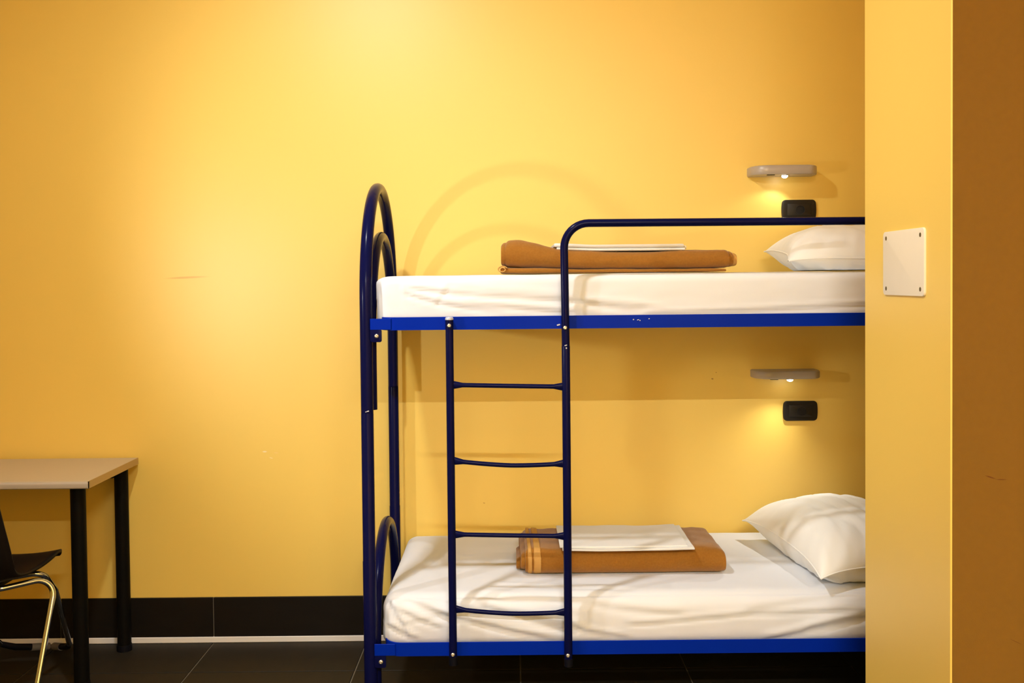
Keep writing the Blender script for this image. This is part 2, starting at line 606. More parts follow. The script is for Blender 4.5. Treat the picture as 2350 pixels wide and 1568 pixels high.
for zl, zm, zr in ((1.100, 1.095, 1.091), (0.867, 0.851, 0.856), (0.640, 0.635, 0.631), (0.409, 0.393, 0.397)):
    pts, rr, sq = [], [], []
    n = 28
    for q in range(n + 1):
        u = q / n
        x = -0.192 + u * 0.355
        # gently bowed rung with flattened ends
        lin = zl + (zr - zl) * u
        sag = (zm - (zl + zr) / 2) * (1 - abs(2 * (u - 0.52)) ** 1.6)
        pts.append((x, YS - 0.001, lin + sag))
        e = min(u, 1 - u) * 0.355
        fl = max(0.0, 1 - max(0.0, e - 0.008) / 0.035)
        fl = fl * fl * (3 - 2 * fl)
        rr.append(0.0070)
        sq.append((1 - 0.45 * fl, 1 + 0.75 * fl))
    obj('rung', tube(pts, rr, 12, squash=sq), M['tube'], bed)

# paint chips down to the metal, thin flakes on the enamel
for (x, y, z, w, h) in ((0.142, 3.0510, 1.280, 0.010, 0.004), (0.1625, YS - RS - 0.0006, 1.2185, 0.008, 0.0025), (0.1640, YS - RS - 0.0006, 1.210, 0.004, 0.004),
                        (-0.446, YF - RT - 0.0006, 1.020, 0.007, 0.003), (-0.452, YF - RT - 0.0006, 1.018, 0.004, 0.002),
                        (0.372, 3.0510, 1.294, 0.004, 0.003), (0.386, 3.0510, 1.293, 0.006, 0.002), (0.392, 3.0510, 1.291, 0.003, 0.003), (0.420, 3.0510, 1.296, 0.004, 0.0025)):
    ol = rounded_rect(w, h, min(w, h) * 0.4, 3)
    obj('paint_chip', prism(ol, ((x, y, z), (1, 0, 0.25), (-0.25, 0, 1), (0, -1, 0)), 0.0006), M['chip'], bed, smooth=False)

# ------------------------------------------------------------------ mattresses in white fitted sheets


def smooth01(t):
    t = max(0.0, min(1.0, t))
    return t * t * (3 - 2 * t)


def seg_dist(px_, pu, a, b):
    ax, au = a
    bx, bu = b
    dx, du = bx - ax, bu - au
    l2 = dx * dx + du * du
    t = ((px_ - ax) * dx + (pu - au) * du) / l2
    tc = max(0.0, min(1.0, t))
    ex, eu = px_ - (ax + tc * dx), pu - (au + tc * du)
    side = (dx * (pu - au) - du * (px_ - ax))
    return math.hypot(ex, eu), tc, (1 if side > 0 else -1)


def wrinkle(x, u, strokes):
    d = 0.0
    for (pts, amp, w, step) in strokes:
        best = None
        n = len(pts) - 1
        for i in range(n):
            a, b = pts[i], pts[i + 1]
            if x < min(a[0], b[0]) - 0.06 or x > max(a[0], b[0]) + 0.06 or u < min(a[1], b[1]) - 0.06 or u > max(a[1], b[1]) + 0.06:
                continue
            ds, t, sd = seg_dist(x, u, a, b)
            if best is None or ds < best[0]:
                best = (ds, (i + t) / n, sd)
        if best is None:
            continue
        ds, t, sd = best
        fade = smooth01(min(t, 1 - t) / 0.22 + 0.05) * max(0.0, 1 - max(0.0, (ds - 3 * w)) / (3 * w))
        g1 = math.exp(-(ds / w) ** 2)
        g2 = math.exp(-((sd * ds - 2.2 * w) / (1.5 * w)) ** 2)
        d += 1.35 * amp * fade * (-g1 + 0.75 * g2 * step)
    return d


def mattress_geo(x0, x1, y0, y1, z0, z1, strokes, res=0.0085, rt=0.05, rb=0.03, seed=0, bulge=0.006):
    nx, ny, nz = int((x1 - x0) / res), int((y1 - y0) / 0.016), int((z1 - z0) / res)
    V, F, idx = [], [], {}
    cx, cy = (x0 + x1) / 2, (y0 + y1) / 2
    hx, hy = (x1 - x0) / 2, (y1 - y0) / 2

    def vert(i, j, k):
        key = (i, j, k)
        if key in idx:
            return idx[key]
        x = x0 + (x1 - x0) * i / nx
        # rows are denser near the front edge
        v = j / ny
        y = y0 + (y1 - y0) * (0.45 * v + 0.55 * v * v)
        z = z0 + (z1 - z0) * k / nz
        r = rt if z > (z0 + z1) / 2 else rb
        rc = 0.045
        c = Vector((max(x0 + rc, min(x1 - rc, x)), max(y0 + r, min(y1 - r, y)), max(z0 + rb, min(z1 - rt, z))))
        d = Vector((x, y, z)) - c
        if d.length > 1e-9:
            # ellipsoidal rounding
            dd = Vector((d.x / rc, d.y / r, d.z / r))
            n = dd.normalized()
            p = c + Vector((n.x * rc * max(abs(dd.x), abs(dd.y), abs(dd.z)), n.y * r * max(abs(dd.x), abs(dd.y), abs(dd.z)), n.z * r * max(abs(dd.x), abs(dd.y), abs(dd.z))))
        else:
            n = Vector((0, 0, 1))
            p = Vector((x, y, z))
        nn = d.normalized() if d.length > 1e-9 else Vector((0, 0, 1))
        # unrolled coordinate across the front edge
        u = (p.y - y0) if k == nz else (p.z - z1)
        if k == nz:
            u = p.y - y0 if p.y - y0 > rt else min(p.y - y0, 0.05)
        off = 0.0
        if j == 0 or k == nz:
            off += wrinkle(p.x, u, strokes)
        off += 0.0016 * noise.noise(Vector((p.x * 5 + seed, p.y * 6, p.z * 9)))
        off += 0.0010 * noise.noise(Vector((p.x * 14 + seed, p.y * 22, p.z * 40)))
        if j == 0:
            t = (p.z - z0) / (z1 - z0)
            off += bulge * (1 - (2 * t - 1) ** 2)
        if k == nz:
            off += 0.004 * (1 - ((p.x - cx) / hx) ** 2) * (1 - ((p.y - cy) / hy) ** 2)
        p = p + nn * off
        idx[key] = len(V)
        V.append(tuple(p))
        return idx[key]

    for i in range(nx):
        for j in range(ny):
            F.append((vert(i, j, nz), vert(i + 1, j, nz), vert(i + 1, j + 1, nz), vert(i, j + 1, nz)))
            F.append((vert(i, j, 0), vert(i, j + 1, 0), vert(i + 1, j + 1, 0), vert(i + 1, j, 0)))
        for k in range(nz):
            F.append((vert(i, 0, k), vert(i + 1, 0, k), vert(i + 1, 0, k + 1), vert(i, 0, k + 1)))
            F.append((vert(i, ny, k), vert(i, ny, k + 1), vert(i + 1, ny, k + 1), vert(i + 1, ny, k)))
    for j in range(ny):
        for k in range(nz):
            F.append((vert(0, j, k), vert(0, j, k + 1), vert(0, j + 1, k + 1), vert(0, j + 1, k)))
            F.append((vert(nx, j, k), vert(nx, j + 1, k), vert(nx, j + 1, k + 1), vert(nx, j, k + 1)))
    return V, F


LOW = [
    ([(0.33, -0.096), (0.405, -0.095), (0.705, -0.07), (1.086, -0.058), (1.40, -0.05)], 0.0035, 0.0055, 1),
    ([(-0.26, -0.050), (-0.194, -0.069), (-0.003, -0.119), (0.139, -0.147)], 0.0055, 0.008, 1),
    ([(-0.145, -0.025), (0.024, -0.074), (0.221, -0.135)], 0.0050, 0.008, 1),
    ([(-0.36, -0.012), (-0.33, -0.023), (-0.217, -0.069), (-0.17, -0.085)], 0.0055, 0.010, 1),
    ([(-0.400, -0.018), (-0.393, -0.029), (-0.351, -0.098), (-0.335, -0.125)], 0.0050, 0.006, 1),
    ([(-0.36, -0.089), (-0.262, -0.071), (-0.23, -0.066)], 0.0025, 0.004, 1),
    ([(-0.280, -0.010), (-0.166, -0.045), (-0.10, -0.065)], 0.0045, 0.009, 1),
    ([(-0.10, 0.105), (-0.044, 0.095), (0.329, 0.047), (0.40, 0.04)], 0.0025, 0.010, 1),
    ([(-0.12, 0.030), (-0.02, 0.006), (0.227, -0.032), (0.30, -0.045)], 0.0030, 0.009, 1),
    ([(0.76, -0.155), (0.827, -0.144), (0.964, -0.114), (1.086, -0.088), (1.2, -0.07)], 0.0050, 0.009, 1),
    ([(0.90, -0.12), (0.923, -0.111), (1.086, -0.071), (1.15, -0.06)], 0.0035, 0.007, 1),
    ([(-0.400, -0.090), (-0.385, -0.098), (-0.337, -0.128), (-0.30, -0.14)], 0.0055, 0.006, 1),
    ([(-0.044, -0.041), (0.16, -0.096), (0.22, -0.112)], 0.0045, 0.008, 1),
    ([(0.215, -0.035), (0.433, -0.062), (0.55, -0.07)], 0.0030, 0.010, 1),
    ([(0.18, -0.105), (0.214, -0.117), (0.378, -0.144)], 0.0040, 0.006, 1),
    ([(-0.39, -0.034), (-0.37, -0.043), (-0.269, -0.088), (-0.22, -0.105)], 0.0035, 0.006, 1),
    ([(0.70, -0.062), (0.773, -0.054), (0.977, -0.026), (1.1, -0.01)], 0.0030, 0.010, 1),
]
UPP = [
    ([(-0.34, -0.038), (-0.303, -0.043), (-0.101, -0.066), (0.155, -0.082), (0.304, -0.104), (0.466, -0.126)], 0.0038, 0.006, 1),
    ([(-0.35, -0.05), (-0.317, -0.061), (-0.223, -0.088), (-0.128, -0.104), (0.0, -0.12)], 0.0035, 0.006, 1),
    ([(-0.236, -0.038), (-0.033, -0.056), (0.156, -0.069), (0.25, -0.076)], 0.0022, 0.007, 1),
    ([(-0.16, -0.086), (-0.101, -0.093), (0.155, -0.118), (0.22, -0.124)], 0.0030, 0.006, 1),
    ([(0.16, -0.078), (0.196, -0.083), (0.331, -0.094), (0.52, -0.121)], 0.0028, 0.006, 1),
    ([(0.40, -0.128), (0.439, -0.127), (0.777, -0.118), (1.087, -0.104), (1.3, -0.09)], 0.0035, 0.005, 1),
    ([(-0.347, -0.02), (-0.346, -0.03), (-0.342, -0.077), (-0.341, -0.09)], 0.0016, 0.005, 1),
    ([(-0.324, -0.02), (-0.323, -0.03), (-0.320, -0.071), (-0.319, -0.085)], 0.0016, 0.005, 1),
    ([(-0.304, -0.02), (-0.303, -0.031), (-0.300, -0.064), (-0.299, -0.08)], 0.0016, 0.005, 1),
    ([(-0.412, -0.02), (-0.411, -0.029), (-0.405, -0.063), (-0.40, -0.08)], 0.0020, 0.006, 1),
    ([(-0.235, -0.095), (-0.223, -0.079), (-0.195, -0.038), (-0.185, -0.025)], 0.0018, 0.006, 1),
]
mo = (0.52, 3.46, 1.277)
o = obj('mattress', mattress_geo(-0.424, 1.475, 3.086, 3.868, 1.2775, 1.434, UPP, rt=0.022, rb=0.03, seed=3.1), M['sheet'], origin=mo, angle=180)
tag(o, 'mattress in a white fitted sheet on the upper bunk', 'mattress', 'bunk mattresses')
mo = (0.52, 3.46, 0.268)
o = obj('mattress', mattress_geo(-0.418, 1.475, 3.092, 3.868, 0.2675, 0.433, LOW, rt=0.050, rb=0.035, seed=8.7, bulge=0.008), M['sheet'], origin=mo, angle=180)
tag(o, 'mattress in a creased white fitted sheet on the lower bunk', 'mattress', 'bunk mattresses')

# ------------------------------------------------------------------ pillows


def pillow(loc, half_x, half_y, thick, rz, tilt_x, tilt_y, zfloor, seed, droop, label):
    n = 56
    R = Matrix.Rotation(rz, 3, 'Z') @ Matrix.Rotation(tilt_y, 3, 'Y') @ Matrix.Rotation(tilt_x, 3, 'X')
    L = Vector(loc)
    V, F = [], []

    def pt(u, v, s):
        # edges draw in between the pointed corners
        x = half_x * u * (1 - 0.10 * (1 - v * v) * abs(u) ** 3)
        y = half_y * v * (1 - 0.07 * (1 - u * u) * abs(v) ** 3)
        e = max(0.0, (1 - abs(u) ** 2.6)) * max(0.0, (1 - abs(v) ** 3.0))
        h = thick * 0.5 * e ** 0.62
        # gathers running in from the edges
        edge = (max(abs(u), abs(v)) ** 4) * (1 - max(abs(u), abs(v)) ** 12)
        ang = math.atan2(v, u)
        wr = noise.noise(Vector((math.cos(ang) * 9 + seed, math.sin(ang) * 9, 0.6 * s)))
        wr2 = noise.noise(Vector((u * 2.3 + seed, v * 2.1, s * 3.0)))
        fold = abs(noise.noise(Vector((u * 3.0 + v * 1.2 + seed * 2, v * 1.3 - u * 0.5, s * 5.0))))
        h += thick * (0.10 * wr * edge + 0.05 * wr2 * e - 0.035 * (1 - min(1.0, fold * 5)) * e)
        h = max(h, 0.0) if e > 0 else 0.0
        q = R @ Vector((x, y, s * h - droop * (u * v) ** 4)) + L
        if q.z < zfloor + 0.0008:
            # the underside spreads on the mattress
            q.z = zfloor + 0.0008 + 0.0002 * (h / thick)
        return q

    def grid(s):
        o_ = len(V)
        for i in range(n + 1):
            for j in range(n + 1):
                u = math.sin((2 * i / n - 1) * PI / 2)
                v = math.sin((2 * j / n - 1) * PI / 2)
                V.append(tuple(pt(u, v, s)))
        for i in range(n):
            for j in range(n):
                a, b, c, d = o_ + i * (n + 1) + j, o_ + (i + 1) * (n + 1) + j, o_ + (i + 1) * (n + 1) + j + 1, o_ + i * (n + 1) + j + 1
                F.append((a, b, c, d) if s > 0 else (d, c, b, a))

    grid(1)
    grid(-1)
    root = empty('pillow', (loc[0], loc[1], zfloor), label, 'pillow', 'pillows at the head of the bunks')
    obj('pillow_body', (V, F), M['pillow'], root, angle=180)
    # stitched seam round the edge
    ring = []
    m = 30
    for a0, b0, a1, b1 in ((-1, -1, 1, -1), (1, -1, 1, 1), (1, 1, -1, 1), (-1, 1, -1, -1)):
        for q in range(m):
            t = q / m
            ring.append(pt(a0 + (a1 - a0) * t, b0 + (b1 - b0) * t, 1))
    ring.append(ring[0])
    obj('seam', tube(ring, 0.0024, 6, caps=False), M['pillow'], root)
    return root


pillow((1.150, 3.440, 0.512), 0.245, 0.325, 0.245, math.radians(8.5), math.radians(2.5), math.radians(0.0), 0.4400, 2.3, 0.022,
       'plump white pillow on the lower bunk')
pillow((1.198, 3.480, 1.499), 0.270, 0.290, 0.200, math.radians(-6.5), math.radians(4.5), math.radians(1.5), 1.4400, 7.9, 0.012,
       'white pillow on the upper bunk behind the guard rail')

# ------------------------------------------------------------------ folded blankets and folded sheets


def fold_loft(x0, x1, y0, y1, zf, hf, n=70, ring_n=14, end=0.02, power=1.0, seed=0.0, amp=0.002, slant=0.0):
    """a folded pad: stadium cross-section (rounded front and back folds) lofted along x, with rounded ends; zf(x), hf(x) give base and height"""
    rings = []
    for i in range(n + 1):
        t = i / n
        t = 0.5 - 0.5 * math.cos(PI * t)
        x = x0 + (x1 - x0) * t
        e = min(x - x0, x1 - x)
        k_ = 1.0 if e > end else math.sqrt(max(0.0, 1 - (1 - e / end) ** 2))
        k_ = 0.68 + 0.32 * k_
        h = hf(x) * k_
        zb = zf(x) + (hf(x) - h) * 0.35
        ring = []
        r = h / 2
        for q in range(ring_n + 1):
            a = -PI / 2 - PI * q / ring_n
            ring.append((y0 + r + r * math.cos(a) * power, zb + r + r * math.sin(a)))
        for q in range(1, 12):
            u = q / 12
            ring.append((y0 + r + (y1 - y0 - 2 * r) * u, zb + h + 0.0))
        for q in range(ring_n + 1):
            a = PI / 2 - PI * q / ring_n
            ring.append((y1 - r + r * math.cos(a) * power, zb + r + r * math.sin(a)))
        for q in range(1, 12):
            u = q / 12
            ring.append((y1 - r + (y0 + r - y1 + r) * u, zb))
        R3 = []
        for (y, z) in ring:
            w = amp * noise.noise(Vector((x * 9 + seed, y * 13, z * 25 + seed)))
            w2 = amp * 0.6 * noise.noise(Vector((x * 25 + seed, y * 30, z * 40)))
            top = (z - zb) / max(h, 1e-6)
            R3.append((x + slant * (y - y0), y + (w2 if top > 0.15 else 0), z + (w + w2) * smooth01(top * 2)))
        rings.append(R3)
    V, F = loft(rings)
    c = Vector(((x0 + x1) / 2, (y0 + y1) / 2, zf((x0 + x1) / 2) + hf((x0 + x1) / 2) / 2))
    return V, F


def lerp_tab(tab):
    def f(x):
        if x <= tab[0][0]:
            return tab[0][1]
        for (a, va), (b, vb) in zip(tab, tab[1:]):
            if x <= b:
                return va + (vb - va) * smooth01((x - a) / (b - a))
        return tab[-1][1]
    return f


# upper blanket: thick rolled fold over thin lower folds, left end higher
ZU = 1.4395
b1 = empty('blanket', (0.34, 3.38, ZU), 'folded brown wool blanket on the upper bunk', 'blanket', 'folded blankets on the bunks')
under = lambda x: ZU
obj('lower_fold', fold_loft(-0.036, 0.690, 3.205, 3.56, under, lerp_tab([(-0.036, 0.020), (0.06, 0.017), (0.25, 0.011), (0.69, 0.010)]), seed=1.0, amp=0.0015), M['blanket'], b1)
upz = lerp_tab([(-0.03, ZU + 0.021), (0.06, ZU + 0.018), (0.25, ZU + 0.0125), (0.5, ZU + 0.011), (0.72, ZU + 0.012)])
uph = lerp_tab([(-0.02, 0.088), (0.02, 0.090), (0.17, 0.062), (0.35, 0.055), (0.60, 0.059), (0.72, 0.058)])
obj('upper_fold', fold_loft(-0.020, 0.700, 3.200, 3.57, upz, uph, seed=4.0, amp=0.0035, end=0.016), M['blanket'], b1)
obj('inner_fold', fold_loft(-0.034, 0.716, 3.212, 3.555, lambda x: upz(x) + 0.003, lambda x: uph(x) * 0.88, seed=6.0, amp=0.002, end=0.014), M['blanket'], b1)
obj('core_fold', fold_loft(-0.010, 0.730, 3.225, 3.54, lambda x: upz(x) + 0.005, lambda x: uph(x) * 0.74, seed=9.0, amp=0.002, end=0.014), M['binding'], b1)
# curled edge at the left end of the lower fold
curl = []
for q in range(26):
    a = PI * 0.1 + q / 25 * 2.9 * PI
    r = 0.011 * (1 - 0.62 * q / 25)
    curl.append((-0.030 + r * 1.5 * math.cos(a), 0, ZU + 0.0135 + r * math.sin(a)))
curl_r = []
for (x, _, z) in curl:
    curl_r.append((x, z))
V, F = [], []
for (x, z) in curl_r:
    V += [(x, 3.200, z), (x, 3.24, z)]
for q in range(len(curl_r) - 1):
    F.append((2 * q, 2 * q + 1, 2 * q + 3, 2 * q + 2))
cu = obj('curled_edge', (V, F), M['binding'], b1)
sm = cu.modifiers.new('thickness', 'SOLIDIFY')
sm.thickness = 0.0035
sm.offset = 0.0

# folded linen on the upper blanket
tl = lambda x: max(upz(x) + uph(x), ZU + 0.063) + 0.002
s1 = empty('folded_sheet', (0.35, 3.38, 1.505), 'folded white sheet on the brown blanket of the upper bunk', 'bed sheet', 'folded white sheets on the blankets')
ztop = lerp_tab([(0.13, 1.5145), (0.30, 1.5095), (0.56, 1.5095)])
obj('fold_layer', fold_loft(0.146, 0.560, 3.215, 3.53, ztop, lambda x: 0.009, n=40, end=0.005, seed=2.0, amp=0.001), M['linen'], s1)
obj('fold_layer', fold_loft(0.138, 0.556, 3.212, 3.53, lambda x: ztop(x) + 0.0095, lambda x: 0.011, n=40, end=0.005, seed=5.0, amp=0.001), M['linen'], s1)
obj('fold_layer', fold_loft(0.150, 0.566, 3.225, 3.52, lambda x: ztop(x) + 0.004, lambda x: 0.012, n=40, end=0.005, seed=7.0, amp=0.001), M['linen'], s1)

# lower blanket
ZL = 0.4395
b2 = empty('blanket', (0.36, 3.43, ZL), 'folded brown wool blanket with an ochre bound end on the lower bunk', 'blanket', 'folded blankets on the bunks')
lbh = lerp_tab([(0.03, 0.086), (0.12, 0.083), (0.45, 0.080), (0.62, 0.084), (0.70, 0.080)])
obj('outer_fold', fold_loft(0.036, 0.700, 3.262, 3.60, lambda x: ZL, lbh, seed=11.0, amp=0.004, end=0.035, slant=-0.02, power=0.75), M['blanket'], b2)
obj('inner_fold', fold_loft(0.022, 0.690, 3.285, 3.595, lambda x: ZL + 0.010, lambda x: 0.058, seed=14.0, amp=0.003, end=0.02, slant=-0.02), M['blanket'], b2)
obj('binding', fold_loft(0.0445, 0.058, 3.2605, 3.6015, lambda x: ZL - 0.0002, lambda x: lbh(x) + 0.0022, n=10, seed=11.0, amp=0.004, end=0.003, slant=-0.02, power=0.75), M['binding'], b2)
obj('binding', fold_loft(0.064, 0.088, 3.2600, 3.6020, lambda x: ZL - 0.0003, lambda x: lbh(x) + 0.0030, n=12, seed=11.0, amp=0.004, end=0.003, slant=-0.02, power=0.75), M['binding'], b2)
# corner of the blanket hanging out behind
obj('loose_corner', fold_loft(0.006, 0.060, 3.330, 3.50, lambda x: ZL + 0.0, lambda x: 0.040 + 0.3 * (x - 0.006), n=16, seed=17.0, amp=0.004, end=0.02), M['blanket'], b2)

s2 = empty('folded_sheet', (0.37, 3.40, 0.524), 'folded white sheet on the brown blanket of the lower bunk', 'bed sheet', 'folded white sheets on the blankets')
zs = lerp_tab([(0.15, 0.5265), (0.30, 0.5235), (0.45, 0.5245), (0.60, 0.5265)])
obj('fold_layer', fold_loft(0.158, 0.592, 3.248, 3.545, zs, lambda x: 0.007, n=40, end=0.004, seed=2.0, amp=0.002), M['linen'], s2)
obj('fold_layer', fold_loft(0.150, 0.572, 3.262, 3.545, lambda x: zs(x) + 0.0065, lambda x: 0.006, n=40, end=0.004, seed=3.0, amp=0.002), M['linen'], s2)

# ------------------------------------------------------------------ reading lamps with a single LED, on the back wall


def reading_lamp(xc, zc, h, led_x, energy, aim, blend, label):
    root = empty('reading_lamp', (xc, YB, zc), label, 'lamp', 'reading lamps at the bunk heads')
    w, d = 0.256, 0.105
    # plan outline: straight back, rounded front corners
    ol = []
    for q in range(13):
        a = -PI / 2 * q / 12
        ol.append((w / 2 - 0.045 + 0.045 * math.cos(a), -d + 0.06 + 0.06 * math.sin(a)))
    for q in range(13):
        a = -PI / 2 - PI / 2 * q / 12
        ol.append((-w / 2 + 0.06 + 0.06 * math.cos(a), -d + 0.07 + 0.07 * math.sin(a)))
    ol.append((-w / 2, 0.0))
    ol.append((w / 2, 0.0))
    ol.reverse()
    n = len(ol)
    rings = []
    for z, ins in ((zc - h / 2, 0.006), (zc - h / 2 + 0.001, 0.003), (zc - h / 2 + 0.004, 0.0), (zc + h / 2 - 0.004, 0.0), (zc + h / 2 - 0.001, 0.003), (zc + h / 2, 0.006)):
        r = []
        for a, b in ol:
            sa = (w / 2 - ins) / (w / 2)
            sb = (d - ins) / d
            r.append((xc + a * sa, YB + b * sb, z))
        rings.append(r)
    V, F = loft(rings)
    body = obj('lamp_body', fix_normals(V, F, Vector((xc, YB - d / 2, zc))), M['lamp'], root, angle=50)
    # LED lens in its ring, on the underside near the front
    ly = YB - 0.072
    zb = zc - h / 2
    obj('lens_ring', tube([(led_x, ly, zb + 0.004), (led_x, ly, zb - 0.003)], [0.019, 0.017], 24), M['chrome'], body)
    rings = []
    for t, dz in ((1.0, 0.001), (1.0, 0.003), (0.9, 0.006), (0.6, 0.0085), (0.2, 0.0095)):
        rings.append([(led_x + 0.0115 * t * math.cos(2 * PI * q / 20), ly + 0.0115 * t * math.sin(2 * PI * q / 20), zb - 0.002 - dz) for q in range(20)])
    V, F = loft(rings)
    obj('led_lens', fix_normals(V, F, Vector((led_x, ly, zb + 0.01))), M['led'], root)
    # switch slot on the underside
    obj('switch', box(xc - w / 2 + 0.055, xc - w / 2 + 0.085, YB - d + 0.010, YB - d + 0.022, zb - 0.0025, zb + 0.002, 0.0008), M['black'], body, smooth=False)
    l = bpy.data.lights.new('reading_lamp_light', 'SPOT')
    l.energy = energy
    l.color = (1.0, 0.95, 0.84)
    l.spot_size = math.radians(122)
    l.spot_blend = blend
    l.shadow_soft_size = 0.006
    o = bpy.data.objects.new('reading_lamp_light', l)
    COL.objects.link(o)
    o.parent = root
    o.location = Vector((led_x, ly, zb - 0.014)) - root.location
    o.rotation_mode = 'QUATERNION'
    o.rotation_quaternion = Vector(aim).to_track_quat('-Z', 'Y')
    return root


reading_lamp(1.052, 1.829, 0.036, 1.052, 0.9, (-0.26, 0.06, -1.0), 0.5, 'grey wall reading lamp with lit LED above the upper bunk')
reading_lamp(1.062, 1.043, 0.031, 1.070, 8.0, (-0.28, -0.40, -1.0), 1.0, 'grey wall reading lamp with lit LED above the lower bunk')


# ------------------------------------------------------------------ black wall sockets


def socket(xc, zc, label):
    root = empty('wall_socket', (xc, YB, zc), label, 'socket', 'black sockets below the reading lamps')
    fr = ((xc, YB, zc), (1, 0, 0), (0, 0, 1), (0, -1, 0))
    obj('cover_frame', prism(rounded_rect(0.128, 0.078, 0.012, 5, bulge=0.004), fr, 0.009, 0.003), M['black'], root, angle=20)
    ins = ((xc, YB - 0.0085, zc), (1, 0, 0), (0, 0, 1), (0, -1, 0))
    obj('module', prism(rounded_rect(0.092, 0.046, 0.003, 4), ins, 0.0022, 0.0008), M['black'], root)
    c = Vector((xc + 0.004, YB - 0.0107, zc - 0.001))
    rings = []
    for r, dy in ((0.0185, 0.0), (0.0185, -0.0022), (0.0165, -0.0022), (0.0160, 0.004), (0.002, 0.004)):
        rings.append([(c.x + r * math.cos(2 * PI * q / 24), c.y + dy, c.z + r * math.sin(2 * PI * q / 24)) for q in range(24)])
    ou = obj('outlet', loft(rings), M['blackhole'], root)
    for dx in (-0.0095, 0, 0.0095):
        obj('pin_hole', tube([(c.x + dx, c.y + 0.0038, c.z), (c.x + dx, c.y + 0.0032, c.z)], 0.0024, 8), M['blackhole'], ou)
    for dx in (-0.055, 0.055):
        obj('screw_cover', tube([(xc + dx, YB - 0.0088, zc - 0.024 if dx < 0 else zc + 0.024), (xc + dx, YB - 0.0096, zc - 0.024 if dx < 0 else zc + 0.024)], 0.003, 10), M['black'], root)
    return root


socket(1.1255, 1.682, 'black wall socket just above the guard rail of the upper bunk')
socket(1.1290, 0.893, 'black wall socket on the wall above the lower bunk pillow')

# ------------------------------------------------------------------ white cover plate on the partition end
cp = empty('cover_plate', (0.972, 2.465, 1.452), 'white plastic cover plate screwed to the yellow partition end', 'cover plate')
WP, HP = 0.259, 0.163
zc, yc = 1.452, 2.465
obj('plate', prism(rounded_rect(WP, HP, 0.012, 6), ((0.972, yc, zc), (0, 1, 0), (0, 0, 1), (-1, 0, 0)), 0.005, 0.002), M['plate'], cp, angle=20)
for sy in (-1, 1):
    for sz in (-1, 1):
        y, z = yc + sy * (WP / 2 - 0.022), zc + sz * (HP / 2 - 0.017)
        sc = obj('screw', tube([(0.9672, y, z), (0.9666, y, z)], 0.0056, 12), M['screw'], cp)
        obj('slot', box(0.9662, 0.9668, y - 0.0012, y + 0.0012, z - 0.004, z + 0.004), M['blackhole'], sc, smooth=False)

# ------------------------------------------------------------------ desk
dk = empty('desk', (-2.1, 3.65, 0.0), 'beige laminate desk with round black legs at the left edge', 'desk')
DX0, DX1, DY0, DY1, DZ0, DZ1 = -2.78, -1.470, 3.418, 3.884, 0.712, 0.737
obj('desk_top', box(DX0 + 0.002, DX1 - 0.002, DY0 + 0.004, DY1, DZ0, DZ1, 0.0008), M['desk'], dk, smooth=False)
prof = [(DY0 + 0.0045, DZ1)]
for q in range(9):
    a = PI / 2 + PI / 2 * q / 8
    prof.append((DY0 + 0.010 + 0.010 * math.cos(a) * 1.0, DZ1 - 0.010 + 0.0103 * math.sin(a)))
for q in range(5):
    a = PI + PI / 2 * q / 4
    prof.append((DY0 + 0.005 + 0.005 * math.cos(a), DZ0 + 0.005 + 0.005 * math.sin(a)))
prof.append((DY0 + 0.0045, DZ0))
rings = [[(x, y - 0.0005 if i not in (0, len(prof) - 1) else y + 0.008, z + (0.0006 if i == 0 else 0)) for i, (y, z) in enumerate(prof)] for x in (DX0, DX1)]
V, F = loft(rings)
obj('front_edge', fix_normals(V, F, Vector(((DX0 + DX1) / 2, DY0 + 0.006, (DZ0 + DZ1) / 2))), M['deskedge'], dk, angle=30)
for x0, x1 in ((DX1 - 0.0022, DX1), (DX0, DX0 + 0.0022)):
    obj('side_edge', box(x0, x1, DY0 + 0.003, DY1, DZ0 - 0.0002, DZ1 + 0.0002), M['desksideedge'], dk, smooth=False)
for x, y in ((-1.526, 3.468), (-1.514, 3.822), (-2.72, 3.468), (-2.72, 3.822)):
    lg = obj('leg', tube([(x, y, 0.022), (x, y, 0.4), (x, y, DZ0)], 0.0258, 24), M['deskleg'], dk)
    obj('leg_foot', tube([(x, y, 0.0), (x, y, 0.012), (x, y, 0.024)], [0.028, 0.0285, 0.0275], 24), M['cap'], lg)
obj('apron', box(-2.69, -1.54, 3.806, 3.824, 0.672, DZ0, 0.001), M['deskleg'], dk, smooth=False)

# ------------------------------------------------------------------ chair tucked under the desk
CX = -1.800
ch = empty('chair', (CX, 3.33, 0.0), 'black plastic shell chair with chrome legs tucked under the desk', 'chair')
prof = [(3.505, 0.452, 0.185, 0.012), (3.495, 0.462, 0.198, 0.016), (3.46, 0.463, 0.204, 0.020), (3.40, 0.452, 0.206, 0.024), (3.33, 0.444, 0.203, 0.026),
        (3.26, 0.441, 0.195, 0.028), (3.205, 0.447, 0.187, 0.034), (3.170, 0.470, 0.183, 0.040), (3.148, 0.51, 0.186, 0.040), (3.130, 0.57, 0.186, 0.036),
        (3.112, 0.64, 0.182, 0.032), (3.092, 0.72, 0.176, 0.028), (3.074, 0.79, 0.162, 0.024), (3.064, 0.825, 0.140, 0.020)]
